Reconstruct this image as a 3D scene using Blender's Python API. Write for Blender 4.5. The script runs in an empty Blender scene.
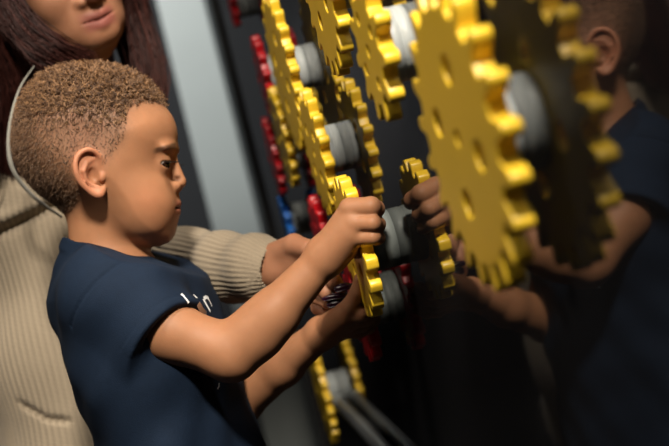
import bpy, bmesh, math, random
import numpy as np
from mathutils import Matrix, Vector
random.seed(5)
rng = np.random.default_rng(5)
scene = bpy.context.scene
COL = scene.collection
f32 = np.float32

# ------------------------------------------------------------------ camera frame (metres)
FPX = 1150.0
RHO, YAW = math.radians(14.0), math.asin(0.122)
FW = np.array([math.sin(YAW), math.cos(YAW), 0.0])
R0 = np.array([math.cos(YAW), -math.sin(YAW), 0.0])
ZZ = np.array([0, 0, 1.0])
RT = math.cos(RHO) * R0 - math.sin(RHO) * ZZ
UP = math.sin(RHO) * R0 + math.cos(RHO) * ZZ
CAM = np.array([-0.2, 0.0, 0.87])
BASIS = np.stack([RT, UP, FW])            # rows; frame point q=(right,up,forward)


def to_world(q):
    return np.asarray(q, float) @ BASIS + CAM


def to_frame(w):
    return (np.asarray(w, float) - CAM) @ BASIS.T


def Q(px, py, z):
    """photograph pixel at distance z -> frame coordinates"""
    return np.array([(px - 334.5) / FPX * z, (223 - py) / FPX * z, z])


def pix(q):
    q = np.asarray(q)
    return 334.5 + FPX * q[..., 0] / q[..., 2], 223 - FPX * q[..., 1] / q[..., 2]


def W(px, py, z):
    return to_world(Q(px, py, z))


def on_wall(px, py, x):
    d = RT * (px - 334.5) / FPX + UP * (223 - py) / FPX + FW
    return CAM + d * ((x - CAM[0]) / d[0])


# ------------------------------------------------------------------ materials
def mat(name):
    m = bpy.data.materials.new(name)
    m.use_nodes = True
    nt = m.node_tree
    return m, nt, nt.nodes['Principled BSDF']


def simple(name, col, rough=0.5, metal=0.0, spec=0.5, noise=0.0, nscale=40, bump=0.0, bscale=200, coat=0.0):
    m, nt, b = mat(name)
    b.inputs['Base Color'].default_value = (*col, 1)
    b.inputs['Roughness'].default_value = rough
    b.inputs['Metallic'].default_value = metal
    b.inputs['Specular IOR Level'].default_value = spec
    b.inputs['Coat Weight'].default_value = coat
    tc = nt.nodes.new('ShaderNodeTexCoord')
    if noise:
        n = nt.nodes.new('ShaderNodeTexNoise'); n.inputs['Scale'].default_value = nscale
        n.inputs['Detail'].default_value = 4
        nt.links.new(tc.outputs['Object'], n.inputs['Vector'])
        r = nt.nodes.new('ShaderNodeMix'); r.data_type = 'RGBA'
        r.inputs['A'].default_value = (*[c * (1 - noise) for c in col], 1)
        r.inputs['B'].default_value = (*[min(1, c * (1 + noise)) for c in col], 1)
        nt.links.new(n.outputs['Fac'], r.inputs['Factor'])
        nt.links.new(r.outputs['Result'], b.inputs['Base Color'])
    if bump:
        n2 = nt.nodes.new('ShaderNodeTexNoise'); n2.inputs['Scale'].default_value = bscale
        nt.links.new(tc.outputs['Object'], n2.inputs['Vector'])
        bp = nt.nodes.new('ShaderNodeBump'); bp.inputs['Strength'].default_value = bump
        bp.inputs['Distance'].default_value = 0.001
        nt.links.new(n2.outputs['Fac'], bp.inputs['Height'])
        nt.links.new(bp.outputs['Normal'], b.inputs['Normal'])
    return m


def skin_mat(name):
    m, nt, b = mat(name)
    a = nt.nodes.new('ShaderNodeAttribute'); a.attribute_name = 'Col'
    tc = nt.nodes.new('ShaderNodeTexCoord')
    n = nt.nodes.new('ShaderNodeTexNoise'); n.inputs['Scale'].default_value = 60
    n.inputs['Detail'].default_value = 5
    nt.links.new(tc.outputs['Object'], n.inputs['Vector'])
    mr = nt.nodes.new('ShaderNodeMapRange')
    mr.inputs['To Min'].default_value = 0.86; mr.inputs['To Max'].default_value = 1.12
    nt.links.new(n.outputs['Fac'], mr.inputs['Value'])
    mx = nt.nodes.new('ShaderNodeVectorMath'); mx.operation = 'SCALE'
    nt.links.new(a.outputs['Color'], mx.inputs[0]); nt.links.new(mr.outputs['Result'], mx.inputs['Scale'])
    nt.links.new(mx.outputs['Vector'], b.inputs['Base Color'])
    b.inputs['Roughness'].default_value = 0.55
    b.inputs['Specular IOR Level'].default_value = 0.3
    b.inputs['Subsurface Weight'].default_value = 0.12
    b.inputs['Subsurface Radius'].default_value = (1.0, 0.35, 0.18)
    b.inputs['Subsurface Scale'].default_value = 0.006
    n2 = nt.nodes.new('ShaderNodeTexNoise'); n2.inputs['Scale'].default_value = 900
    nt.links.new(tc.outputs['Object'], n2.inputs['Vector'])
    bp = nt.nodes.new('ShaderNodeBump'); bp.inputs['Strength'].default_value = 0.12
    bp.inputs['Distance'].default_value = 0.0006
    nt.links.new(n2.outputs['Fac'], bp.inputs['Height'])
    nt.links.new(bp.outputs['Normal'], b.inputs['Normal'])
    return m


def attr_mat(name, rough, bscale=0, bump=0.0, sheen=0.0, spec=0.3):
    m, nt, b = mat(name)
    a = nt.nodes.new('ShaderNodeAttribute'); a.attribute_name = 'Col'
    nt.links.new(a.outputs['Color'], b.inputs['Base Color'])
    b.inputs['Roughness'].default_value = rough
    b.inputs['Specular IOR Level'].default_value = spec
    b.inputs['Sheen Weight'].default_value = sheen
    if bump:
        tc = nt.nodes.new('ShaderNodeTexCoord')
        n2 = nt.nodes.new('ShaderNodeTexNoise'); n2.inputs['Scale'].default_value = bscale
        nt.links.new(tc.outputs['Object'], n2.inputs['Vector'])
        bp = nt.nodes.new('ShaderNodeBump'); bp.inputs['Strength'].default_value = bump
        bp.inputs['Distance'].default_value = 0.001
        nt.links.new(n2.outputs['Fac'], bp.inputs['Height'])
        nt.links.new(bp.outputs['Normal'], b.inputs['Normal'])
    return m


M_YEL = simple('yellow_plastic', (0.84, 0.545, 0.03), 0.38, noise=0.06, nscale=30, bump=0.05, bscale=300)
M_RED = simple('red_plastic', (0.50, 0.006, 0.012), 0.35, noise=0.08, nscale=30)
M_BLUE = simple('blue_plastic', (0.01, 0.14, 0.55), 0.35, noise=0.08, nscale=30)
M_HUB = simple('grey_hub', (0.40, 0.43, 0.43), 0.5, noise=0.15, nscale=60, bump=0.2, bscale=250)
M_HUB_SHADE = simple('shaded_grey_hub', (0.15, 0.168, 0.162), 0.55, noise=0.15, nscale=60, bump=0.2, bscale=250)  # hub grey with the shade around the hands put into its colour
M_ROD = simple('steel_rod', (0.35, 0.37, 0.38), 0.35, metal=0.8, noise=0.1)
M_PIN = simple('pin_metal', (0.3, 0.3, 0.31), 0.3, metal=1.0)
M_NAVY = simple('navy_jersey', (0.0045, 0.0122, 0.029), 0.85, spec=0.2, noise=0.15, nscale=120, bump=0.35, bscale=900)
M_TEAL = simple('teal_cotton', (0.01, 0.19, 0.24), 0.8, noise=0.1, bump=0.3, bscale=500)
M_JEAN = simple('dark_denim', (0.012, 0.014, 0.02), 0.8, noise=0.2, bump=0.3, bscale=600)
M_PRINT = simple('white_print', (0.8, 0.82, 0.84), 0.6, noise=0.03)
M_NAIL = simple('plum_varnish', (0.022, 0.004, 0.015), 0.22, spec=0.5, coat=0.2)
M_EYE = attr_mat('eyeball', 0.12, spec=0.6)
M_SKIN = skin_mat('skin')
M_HAIR_B = attr_mat('curly_brown_hair', 0.45, spec=0.45)
M_HAIR_W = attr_mat('long_dark_hair', 0.5, spec=0.18)
M_KNIT = attr_mat('oatmeal_knit', 0.9, 700, 0.5, 0.2, 0.15)
M_LASH = simple('lash', (0.01, 0.006, 0.004), 0.5)

# glossy dark wall panel
M_PANEL, nt, b = mat('dark_glossy_panel')
b.inputs['Roughness'].default_value = 0.035
b.inputs['IOR'].default_value = 1.75
b.inputs['Base Color'].default_value = (0.017, 0.017, 0.019, 1)
tc = nt.nodes.new('ShaderNodeTexCoord')
n = nt.nodes.new('ShaderNodeTexNoise'); n.inputs['Scale'].default_value = 9; n.inputs['Detail'].default_value = 6
nt.links.new(tc.outputs['Object'], n.inputs['Vector'])
mr = nt.nodes.new('ShaderNodeMapRange'); mr.inputs['To Min'].default_value = 0.02; mr.inputs['To Max'].default_value = 0.05
nt.links.new(n.outputs['Fac'], mr.inputs['Value']); nt.links.new(mr.outputs['Result'], b.inputs['Roughness'])

M_WALLB = simple('charcoal_wall', (0.020, 0.022, 0.026), 0.8, noise=0.12, nscale=6, bump=0.2)
M_FLOOR = simple('dark_floor', (0.02, 0.02, 0.02), 0.55, noise=0.2, nscale=8, bump=0.1)
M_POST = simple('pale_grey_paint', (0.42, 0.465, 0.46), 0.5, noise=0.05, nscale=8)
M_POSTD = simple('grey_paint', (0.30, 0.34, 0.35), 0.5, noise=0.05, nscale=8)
M_FRAME = simple('black_frame', (0.012, 0.012, 0.013), 0.35, noise=0.1)
M_BROWN = simple('brown_board', (0.05, 0.042, 0.037), 0.6, noise=0.15, nscale=12)
M_CAB = simple('grey_cabinet', (0.10, 0.10, 0.10), 0.6, noise=0.1, nscale=10)
M_TAN = simple('tan_board', (0.40, 0.27, 0.15), 0.6, noise=0.1, nscale=10)


# ------------------------------------------------------------------ object helpers
def tag(o, label=None, cat=None, group=None, kind=None):
    if label: o['label'] = label
    if cat: o['category'] = cat
    if group: o['group'] = group
    if kind: o['kind'] = kind
    return o


def link(name, me, m, parent=None):
    o = bpy.data.objects.new(name, me)
    COL.objects.link(o)
    if m is not None:
        o.data.materials.append(m)
    if parent is not None:
        o.parent = parent
    return o


def mesh_np(name, V, Fc, m, parent=None, col=None, smooth=True):
    me = bpy.data.meshes.new(name)
    V = np.asarray(V, f32); Fc = np.asarray(Fc, np.int32)
    nf, k = Fc.shape
    me.vertices.add(len(V)); me.vertices.foreach_set('co', V.ravel())
    me.loops.add(nf * k); me.loops.foreach_set('vertex_index', Fc.ravel())
    me.polygons.add(nf)
    me.polygons.foreach_set('loop_start', np.arange(0, nf * k, k, dtype=np.int32))
    me.polygons.foreach_set('loop_total', np.full(nf, k, np.int32))
    me.polygons.foreach_set('use_smooth', np.full(nf, smooth, bool))
    if col is not None:
        ca = me.color_attributes.new('Col', 'FLOAT_COLOR', 'POINT')
        c4 = np.ones((len(V), 4), f32); c4[:, :3] = col
        ca.data.foreach_set('color', c4.ravel())
    me.update(calc_edges=True)
    me.validate()
    return link(name, me, m, parent)


def box(name, lo, hi, m, parent=None, bevel=0.0, rotz=0.0):
    bm = bmesh.new()
    lo = np.array(lo, float); hi = np.array(hi, float)
    c = (lo + hi) / 2; s = hi - lo
    bmesh.ops.create_cube(bm, size=1)
    bmesh.ops.scale(bm, vec=s, verts=bm.verts)
    if bevel:
        bmesh.ops.bevel(bm, geom=bm.edges[:], offset=bevel, segments=2, affect='EDGES', profile=0.6)
    if rotz:
        bmesh.ops.rotate(bm, cent=(0, 0, 0), matrix=Matrix.Rotation(rotz, 3, 'Z'), verts=bm.verts)
    bmesh.ops.translate(bm, vec=c, verts=bm.verts)
    me = bpy.data.meshes.new(name); bm.to_mesh(me); bm.free()
    return link(name, me, m, parent)


def tubes(paths, radii, k=3):
    """paths (n,s,3), radii (n,s) -> verts, quads"""
    P = np.asarray(paths, float); n, s, _ = P.shape
    T = np.gradient(P, axis=1); T /= np.linalg.norm(T, axis=2, keepdims=True) + 1e-12
    ref = np.zeros_like(T); ref[..., 2] = 1
    par = np.abs(T[..., 2]) > 0.9
    ref[par] = (1, 0, 0)
    A = np.cross(T, ref); A /= np.linalg.norm(A, axis=2, keepdims=True) + 1e-12
    B = np.cross(T, A)
    ang = np.arange(k) * 2 * math.pi / k
    V = P[:, :, None, :] + radii[:, :, None, None] * (np.cos(ang)[None, None, :, None] * A[:, :, None, :] + np.sin(ang)[None, None, :, None] * B[:, :, None, :])
    idx = np.arange(n * s * k).reshape(n, s, k)
    a = idx[:, :-1, :]; b_ = np.roll(idx, -1, 2)[:, :-1, :]
    c = np.roll(idx, -1, 2)[:, 1:, :]; d = idx[:, 1:, :]
    Fq = np.stack([a, b_, c, d], -1).reshape(-1, 4)
    return V.reshape(-1, 3), Fq


# ------------------------------------------------------------------ signed distance modelling
def smin(a, b, k):
    h = np.clip(0.5 + 0.5 * (b - a) / k, 0, 1)
    return b + (a - b) * h - k * h * (1 - h)


def smax(a, b, k):
    return -smin(-a, -b, k)


def cone(p, a, b, ra, rb):
    a = np.asarray(a, f32); b = np.asarray(b, f32)
    ba = b - a
    pa = p - a
    t = np.clip((pa @ ba) / max(float(ba @ ba), 1e-12), 0, 1)
    return np.linalg.norm(pa - t[:, None] * ba, axis=1) - (ra + (rb - ra) * t)


def chain(p, pts, rad, k=0.004):
    d = cone(p, pts[0], pts[1], rad[0], rad[1])
    for i in range(1, len(pts) - 1):
        d = smin(d, cone(p, pts[i], pts[i + 1], rad[i], rad[i + 1]), k)
    return d


def ell(p, c, r, R=None):
    q = p - np.asarray(c, f32)
    if R is not None:
        q = q @ np.asarray(R, f32).T
    r = np.asarray(r, f32)
    k0 = np.linalg.norm(q / r, axis=1); k1 = np.linalg.norm(q / (r * r), axis=1) + 1e-9
    return k0 * (k0 - 1) / k1


def masked(p, lo, hi, fn, far=0.2):
    """evaluate fn only inside a box (grown by 3 cm)"""
    lo = np.asarray(lo, f32) - 0.03; hi = np.asarray(hi, f32) + 0.03
    m = np.all((p > lo) & (p < hi), axis=1)
    out = np.full(len(p), far, f32)
    if m.any():
        out[m] = fn(p[m])
    return out


def mesh_sdf(fn, lo, hi, h):
    """sparse surface nets"""
    lo = np.asarray(lo, float); hi = np.asarray(hi, float)
    B = 8
    nb = np.ceil((hi - lo) / (B * h)).astype(int)
    gi = np.stack(np.meshgrid(*[np.arange(k) for k in nb], indexing='ij'), -1).reshape(-1, 3)
    cen = (lo + (gi + 0.5) * B * h).astype(f32)
    d = np.concatenate([fn(c) for c in np.array_split(cen, max(1, len(cen) // 200000))])
    act = gi[np.abs(d) < B * h * 0.87 * 1.5 + 0.003]
    loc = np.stack(np.meshgrid(*[np.arange(B + 1)] * 3, indexing='ij'), -1).reshape(-1, 3)
    N = (nb * B + 3).astype(np.int64)
    key = lambda c: (c[..., 0] * N[1] + c[..., 1]) * N[2] + c[..., 2]
    ck, cv, quads = [], [], []
    for part in np.array_split(act, max(1, len(act) // 400)):
        gp = part[:, None, :] * B + loc[None]
        P = (lo + gp * h).astype(f32)
        val = fn(P.reshape(-1, 3)).reshape(len(part), B + 1, B + 1, B + 1)
        S = val < 0
        acc = np.zeros((len(part), B, B, B, 3)); cnt = np.zeros((len(part), B, B, B))
        corner = lambda A, i, j, k: A[:, i:i + B, j:j + B, k:k + B]
        base = (part[:, None, None, None, :] * B + loc.reshape(B + 1, B + 1, B + 1, 3)[None, :B, :B, :B]).astype(np.int64)
        for ax in range(3):
            o1, o2 = [a for a in range(3) if a != ax]
            for u in (0, 1):
                for v in (0, 1):
                    i0 = [0, 0, 0]; i0[o1] = u; i0[o2] = v
                    i1 = list(i0); i1[ax] = 1
                    a = corner(val, *i0); c = corner(val, *i1)
                    x = corner(S, *i0) != corner(S, *i1)
                    t = np.where(x, a / np.where(np.abs(a - c) < 1e-12, 1, a - c), 0)
                    cnt += x
                    acc[..., o1] += x * u; acc[..., o2] += x * v; acc[..., ax] += t * x
                    if u == 0 and v == 0 and x.any():
                        w = np.argwhere(x)
                        bc = base[w[:, 0], w[:, 1], w[:, 2], w[:, 3]]
                        neg = corner(S, 0, 0, 0)[x]
                        e1 = np.zeros(3, np.int64); e1[o1] = 1
                        e2 = np.zeros(3, np.int64); e2[o2] = 1
                        q = np.stack([bc, bc - e1, bc - e1 - e2, bc - e2], 1)
                        flip = neg ^ (ax == 1)
                        q[flip] = q[flip][:, ::-1]
                        quads.append(key(q))
        m = cnt > 0
        cc = base[m]
        ck.append(key(cc)); cv.append(lo + (cc + acc[m] / cnt[m][:, None]) * h)
    ck = np.concatenate(ck); cv = np.concatenate(cv); quads = np.concatenate(quads)
    o = np.argsort(ck); ck = ck[o]; cv = cv[o]
    ix = np.clip(np.searchsorted(ck, quads), 0, len(ck) - 1)
    ok = np.all(ck[ix] == quads, axis=1)
    return cv, ix[ok]


def vnormals(V, Fq):
    a, b_, c, d = (V[Fq[:, i]] for i in range(4))
    n = np.cross(c - a, d - b_)
    N = np.zeros_like(V)
    for i in range(4):
        for ax in range(3):
            N[:, ax] += np.bincount(Fq[:, i], weights=n[:, ax], minlength=len(V))
    return N / (np.linalg.norm(N, axis=1, keepdims=True) + 1e-12)


def grad(fn, P, e=0.001):
    g = np.stack([fn((P + np.eye(3)[i] * e).astype(f32)) - fn((P - np.eye(3)[i] * e).astype(f32)) for i in range(3)], 1)
    return g / (np.linalg.norm(g, axis=1, keepdims=True) + 1e-9)


def catmull(P, n, closed=False):
    P = np.asarray(P, float)
    if closed:
        E = np.vstack([P[-1], P, P[0], P[1]])
    else:
        E = np.vstack([2 * P[0] - P[1], P, 2 * P[-1] - P[-2]])
    out = []
    for i in range(1, len(E) - 2):
        t = np.linspace(0, 1, n, endpoint=False)[:, None]
        a, b_, c, d = E[i - 1], E[i], E[i + 1], E[i + 2]
        out.append(0.5 * (2 * b_ + (c - a) * t + (2 * a - 5 * b_ + 4 * c - d) * t ** 2 + (3 * b_ - a - 3 * c + d) * t ** 3))
    if not closed:
        out.append(P[-1:])
    return np.vstack(out)


def in_poly(x, y, P):
    P = np.asarray(P, float); r = np.zeros(np.shape(x), bool)
    j = len(P) - 1
    for i in range(len(P)):
        c = ((P[i, 1] > y) != (P[j, 1] > y)) & (x < (P[j, 0] - P[i, 0]) * (y - P[i, 1]) / (P[j, 1] - P[i, 1] + 1e-12) + P[i, 0])
        r ^= c; j = i
    return r


def noise3(P, s, seed=0):
    """cheap smooth value noise from summed sines"""
    r = np.random.default_rng(seed)
    o = np.zeros(len(P))
    for _ in range(7):
        k = r.normal(size=3); k /= np.linalg.norm(k)
        o += np.sin(P @ (k * s * r.uniform(0.6, 1.6)) + r.uniform(0, 6.3))
    return o / 3.0


class Profile:
    """2-D signed distance of a smooth closed outline, sampled on a grid"""
    def __init__(self, pts, z, step=0.0008, blur=4):
        P = catmull(pts, 6, True)
        self.P = np.stack([(P[:, 0] - 334.5) / FPX * z, (223 - P[:, 1]) / FPX * z], 1)
        self.lo = self.P.min(0) - 0.05; self.h = step
        n = np.ceil((self.P.max(0) + 0.05 - self.lo) / step).astype(int)
        X, Y = np.meshgrid(self.lo[0] + np.arange(n[0]) * step, self.lo[1] + np.arange(n[1]) * step, indexing='ij')
        D = np.full(X.shape, 9.0)
        for i in range(len(self.P)):
            a = self.P[i - 1]; b_ = self.P[i]; ba = b_ - a
            px, py = X - a[0], Y - a[1]
            t = np.clip((px * ba[0] + py * ba[1]) / (ba @ ba), 0, 1)
            D = np.minimum(D, (px - t * ba[0]) ** 2 + (py - t * ba[1]) ** 2)
        D = np.sqrt(D)
        D[in_poly(X, Y, self.P)] *= -1
        for _ in range(blur):
            for ax in (0, 1):
                D = (np.roll(D, 1, ax) + 2 * D + np.roll(D, -1, ax)) / 4
        self.D = D.astype(f32)

    def __call__(self, x, y):
        u = np.clip((x - self.lo[0]) / self.h, 0, self.D.shape[0] - 2.001)
        v = np.clip((y - self.lo[1]) / self.h, 0, self.D.shape[1] - 2.001)
        i = u.astype(int); j = v.astype(int); u = u - i; v = v - j
        D = self.D
        return (D[i, j] * (1 - u) + D[i + 1, j] * u) * (1 - v) + (D[i, j + 1] * (1 - u) + D[i + 1, j + 1] * u) * v


# ------------------------------------------------------------------ camera
cam = bpy.data.cameras.new('camera')
cam.sensor_width = 36; cam.lens = 36 * FPX / 669
co = bpy.data.objects.new('camera', cam); COL.objects.link(co)
Mx = Matrix(((RT[0], UP[0], -FW[0], CAM[0]), (RT[1], UP[1], -FW[1], CAM[1]), (RT[2], UP[2], -FW[2], CAM[2]), (0, 0, 0, 1)))
co.matrix_world = Mx
cam.clip_start = 0.02
cam.dof.use_dof = True; cam.dof.focus_distance = 1.13
cam.dof.aperture_fstop = 4.6
scene.camera = co

# ------------------------------------------------------------------ setting
tag(box('wall_right', (0, -0.9, 0.0), (0.04, 2.92, 1.6), M_PANEL), kind='structure')
tag(box('floor', (-4, -2.5, -0.05), (3, 6.0, 0.0), M_FLOOR), kind='structure')
tag(box('wall_back', (-4, 5.2, 0), (3, 5.3, 3.0), M_WALLB), kind='structure')
tag(box('wall_left', (-4.1, -2.5, 0), (-4.0, 5.3, 3.0), M_WALLB), kind='structure')

# far end of the exhibit and what stands beyond it
tag(box('trim_1', (-0.01, 2.92, 0.0), (0.05, 2.95, 1.6), M_FRAME, bevel=0.004), kind='structure')


def upright(name, px0, px1, py, z, depth, zlo, zhi, m, parent=None, bevel=0.004):
    """a standing slab whose front face spans two photograph columns at one row"""
    a = W(px0, py, z); b_ = W(px1, py, z)
    d = b_ - a; d[2] = 0
    c = (a + b_) / 2
    o = box(name, (-np.linalg.norm(d) / 2, 0, zlo), (np.linalg.norm(d) / 2, depth, zhi), m, parent, bevel)
    me = o.data
    ang = math.atan2(d[1], d[0])
    me.transform(Matrix.Translation((c[0], c[1], 0)) @ Matrix.Rotation(ang, 4, 'Z'))
    return o


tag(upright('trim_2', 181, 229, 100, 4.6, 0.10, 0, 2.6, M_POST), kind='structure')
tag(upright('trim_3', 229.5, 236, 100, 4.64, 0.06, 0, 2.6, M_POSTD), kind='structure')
tag(upright('trim_4', 236.5, 246, 100, 4.66, 0.05, 0, 2.6, M_FRAME), kind='structure')
tag(upright('wall_far', 246.5, 330, 100, 4.8, 0.05, 0, 2.6, M_BROWN), kind='structure')


# ------------------------------------------------------------------ gears
def gear_curve(name, Rt, N, depth, thick, holes, phase, duty=0.0, mat_=None, parent=None):
    cu = bpy.data.curves.new(name, 'CURVE'); cu.dimensions = '2D'; cu.fill_mode = 'BOTH'
    cu.extrude = thick / 2 - 0.0013; cu.bevel_depth = 0.0013; cu.bevel_resolution = 2

    def spline(pts):
        s = cu.splines.new('POLY'); s.points.add(len(pts) - 1)
        for p, q in zip(s.points, pts):
            p.co = (q[0], q[1], 0, 1)
        s.use_cyclic_u = True
    K = 18
    a = np.arange(N * K) * 2 * math.pi / (N * K)
    w = np.clip(np.tanh(3.0 * (np.cos(N * (a - phase)) + duty)) / math.tanh(2.6), -1, 1)
    r = Rt - 0.0013 - depth * (0.5 - 0.5 * w)
    spline(np.stack([r * np.cos(a), r * np.sin(a)], 1))
    for (hr, ha, hs) in holes:
        t = -np.arange(28) * 2 * math.pi / 28
        spline(np.stack([hr * math.cos(ha) + (hs + 0.0013) * np.cos(t), hr * math.sin(ha) + (hs + 0.0013) * np.sin(t)], 1))
    ob = bpy.data.objects.new('tmp', cu); COL.objects.link(ob)
    dg = bpy.context.evaluated_depsgraph_get()
    me = bpy.data.meshes.new_from_object(ob.evaluated_get(dg))
    bpy.data.objects.remove(ob); bpy.data.curves.remove(cu)
    bm = bmesh.new(); bm.from_mesh(me)
    # local: x -> along wall (world y), y -> up (world z), z -> world x
    for v in bm.verts:
        v.co = Vector((v.co.z, v.co.x, v.co.y))
    bmesh.ops.remove_doubles(bm, verts=bm.verts, dist=1e-6)
    bmesh.ops.recalc_face_normals(bm, faces=bm.faces)
    bm.to_mesh(me); bm.free()
    me.name = name
    me.materials.clear()
    o = link(name, me, mat_, parent)
    for p in me.polygons:
        p.use_smooth = abs(p.normal.x) < 0.97
    return o


def lathe_x(name, prof, m, parent, seg=48):
    """profile of (x, radius) turned round the x axis"""
    bm = bmesh.new(); rings = []
    for x, r in prof:
        rings.append([bm.verts.new((x, r * math.cos(t), r * math.sin(t))) for t in np.arange(seg) * 2 * math.pi / seg])
    for A, B_ in zip(rings, rings[1:]):
        for i in range(seg):
            bm.faces.new((A[i], A[(i + 1) % seg], B_[(i + 1) % seg], B_[i]))
    bm.faces.new(rings[0]); bm.faces.new(rings[-1])
    bmesh.ops.recalc_face_normals(bm, faces=bm.faces)
    for f in bm.faces: f.smooth = len(f.verts) == 4
    me = bpy.data.meshes.new(name); bm.to_mesh(me); bm.free()
    o = link(name, me, m, parent)
    return o


def gear(cpx, Rt, N, m, label, depth=0.0150, gap=0.020, thick=0.0125, phase=0.0, holes4=True, hr=0.45, hs=0.10, hub_r=0.030, ha0=0.0, face=True, group=None, duty=-0.40, hub_m=None):
    """a gear plate on its hub, the hub standing on the dark panel; cpx is where the plate's face centre shows"""
    xf = -(gap + thick)
    c = on_wall(cpx[0], cpx[1], xf if face else 0.0)
    root = bpy.data.objects.new('gear', None); COL.objects.link(root)
    root.location = (0, c[1], c[2]); root.empty_display_size = 0.02
    holes = [(0, 0, 0.0052)]
    if holes4:
        holes += [(Rt * hr, ha0 + k * math.pi / 2, Rt * hs) for k in range(4)]
    p = gear_curve('gear_plate', Rt, N, depth, thick, holes, phase, duty, m, root)
    p.location = (-(gap + thick / 2), 0, 0)
    g = gap
    lathe_x('hub', [(0, hub_r * 0.99), (-g * 0.42, hub_r * 0.99), (-g * 0.45, hub_r * 0.96), (-g * 0.5, hub_r * 0.96), (-g * 0.53, hub_r), (-g + 0.001, hub_r), (-g, hub_r - 0.001)], hub_m or M_HUB, root)
    lathe_x('axle_pin', [(-g, 0.0045), (-g - thick * 0.6, 0.0045), (-g - thick * 0.6 - 0.0008, 0.0037)], M_PIN, root, 20)
    tag(root, label, 'gear', group)
    return root

D = math.radians
gear((457, 138), 0.0975, 21, M_YEL, 'big yellow gear nearest the viewer, at the right, the largest of all', phase=D(183.5), depth=0.0175, duty=-0.48, gap=0.0185, ha0=D(20), hr=0.44, hs=0.095)
gear((368, 51), 0.0590, 11, M_YEL, 'small coarse-toothed yellow gear with a pale hub just left of the biggest gear', phase=D(165), depth=0.0155, hs=0.09, hr=0.5, ha0=D(-20))
gear((315, -17), 0.090, 20, M_YEL, 'yellow gear cut off by the top edge, left of the small coarse-toothed gear', phase=D(3), ha0=D(40))
gear((304.5, 67), 0.108, 24, M_YEL, 'large yellow gear at the upper left, just right of the red gears', face=False, phase=D(8), ha0=D(30))
gear((339.5, 147), 0.0805, 17, M_YEL, 'yellow gear with a grey hub directly above the boy\'s raised fist', face=False, phase=D(5), ha0=D(60))
gear((392, 237.5), 0.0755, 17, M_YEL, 'yellow gear the boy is gripping, on a wide grey hub', face=False, gap=0.031, duty=0.0, depth=0.012, hub_m=M_HUB_SHADE, phase=D(4), hub_r=0.0305, ha0=D(45))
gear((280, 138), 0.080, 18, M_YEL, 'yellow gear farthest left, overlapping the two far red gears', phase=D(2))
gear((337, 386), 0.105, 24, M_YEL, 'lowest yellow gear, under the forearms, with a steel rod at its hub', face=False, gap=0.024, phase=D(3))
gear((260, 76), 0.066, 14, M_RED, 'upper red gear at the far left end of the panel', phase=D(7))
gear((271, 157), 0.071, 16, M_RED, 'lower red gear at the far left end of the panel, above the blue gear', phase=D(0))
gear((284, 222), 0.050, 11, M_BLUE, 'blue gear at the far end of the panel, the only blue one', phase=D(9))
gear((321, 247), 0.073, 16, M_RED, hub_m=M_HUB_SHADE, label= 'red gear seen between the woman\'s knuckles and the boy\'s wrist', phase=D(5))
gear((356, 305), 0.070, 15, M_RED, hub_m=M_HUB_SHADE, label= 'red gear hidden behind the dark-nailed fingers, under the gripped yellow gear', phase=D(5))
gear((229, 4), 0.045, 10, M_RED, 'small blurred red gear at the top edge, just right of the pale post', phase=D(5), holes4=False)
# steel rod running along the panel from the low gear's hub
rod = bpy.data.objects.new('connecting_rod', None); COL.objects.link(rod)
ra, rb = on_wall(340, 402, -0.0135), on_wall(425, 494, -0.0135)
rod.location = ra
tv, tf = tubes(np.array([np.linspace([0, 0, 0], rb - ra, 24)]), np.full((1, 24), 0.0125), 20)
link_ = mesh_np('shaft', tv, tf, M_ROD, rod)
dvec = (rb - ra) / np.linalg.norm(rb - ra)
tv, tf = tubes(np.array([np.linspace(-dvec * .01, dvec * .045, 12)]), np.full((1, 12), 0.0133), 24)
mesh_np('collar', tv, tf, M_HUB, rod)
tag(rod, 'grey steel rod running from the lowest yellow gear towards the viewer', 'rod')


# ------------------------------------------------------------------ boy
ZH = 1.27                       # distance of the middle of his head
UPX = ZH / FPX                  # metres per pixel there
LEAN = UP * 0
DOWN = np.array([math.sin(RHO), -math.cos(RHO), 0.0])   # world down, in the frame


def qh(px, py, dz=0.0):
    """a head point given by where it shows at mid depth, dz metres off the middle"""
    a = Q(px, py, ZH); a[2] += dz
    return a


head_prof = Profile([(168, 110), (174.3, 121), (177, 133), (176.6, 145), (174.6, 154), (172.6, 162), (171.5, 172), (173, 184), (174, 194), (174, 204), (172.3, 214),
                     (171.6, 222), (171.2, 229), (168.5, 236.3), (162, 241.3), (152, 243.2), (140, 242.5), (126, 236), (106, 226), (84, 217), (62, 207), (42, 193), (25, 172),
                     (17, 150), (17.5, 126), (26, 102), (44, 84), (70, 74), (100, 72), (128, 78), (152, 92)], ZH)


RSL = np.array([[math.cos(-.2), math.sin(-.2), 0], [-math.sin(-.2), math.cos(-.2), 0], [0, 0, 1]])


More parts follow.
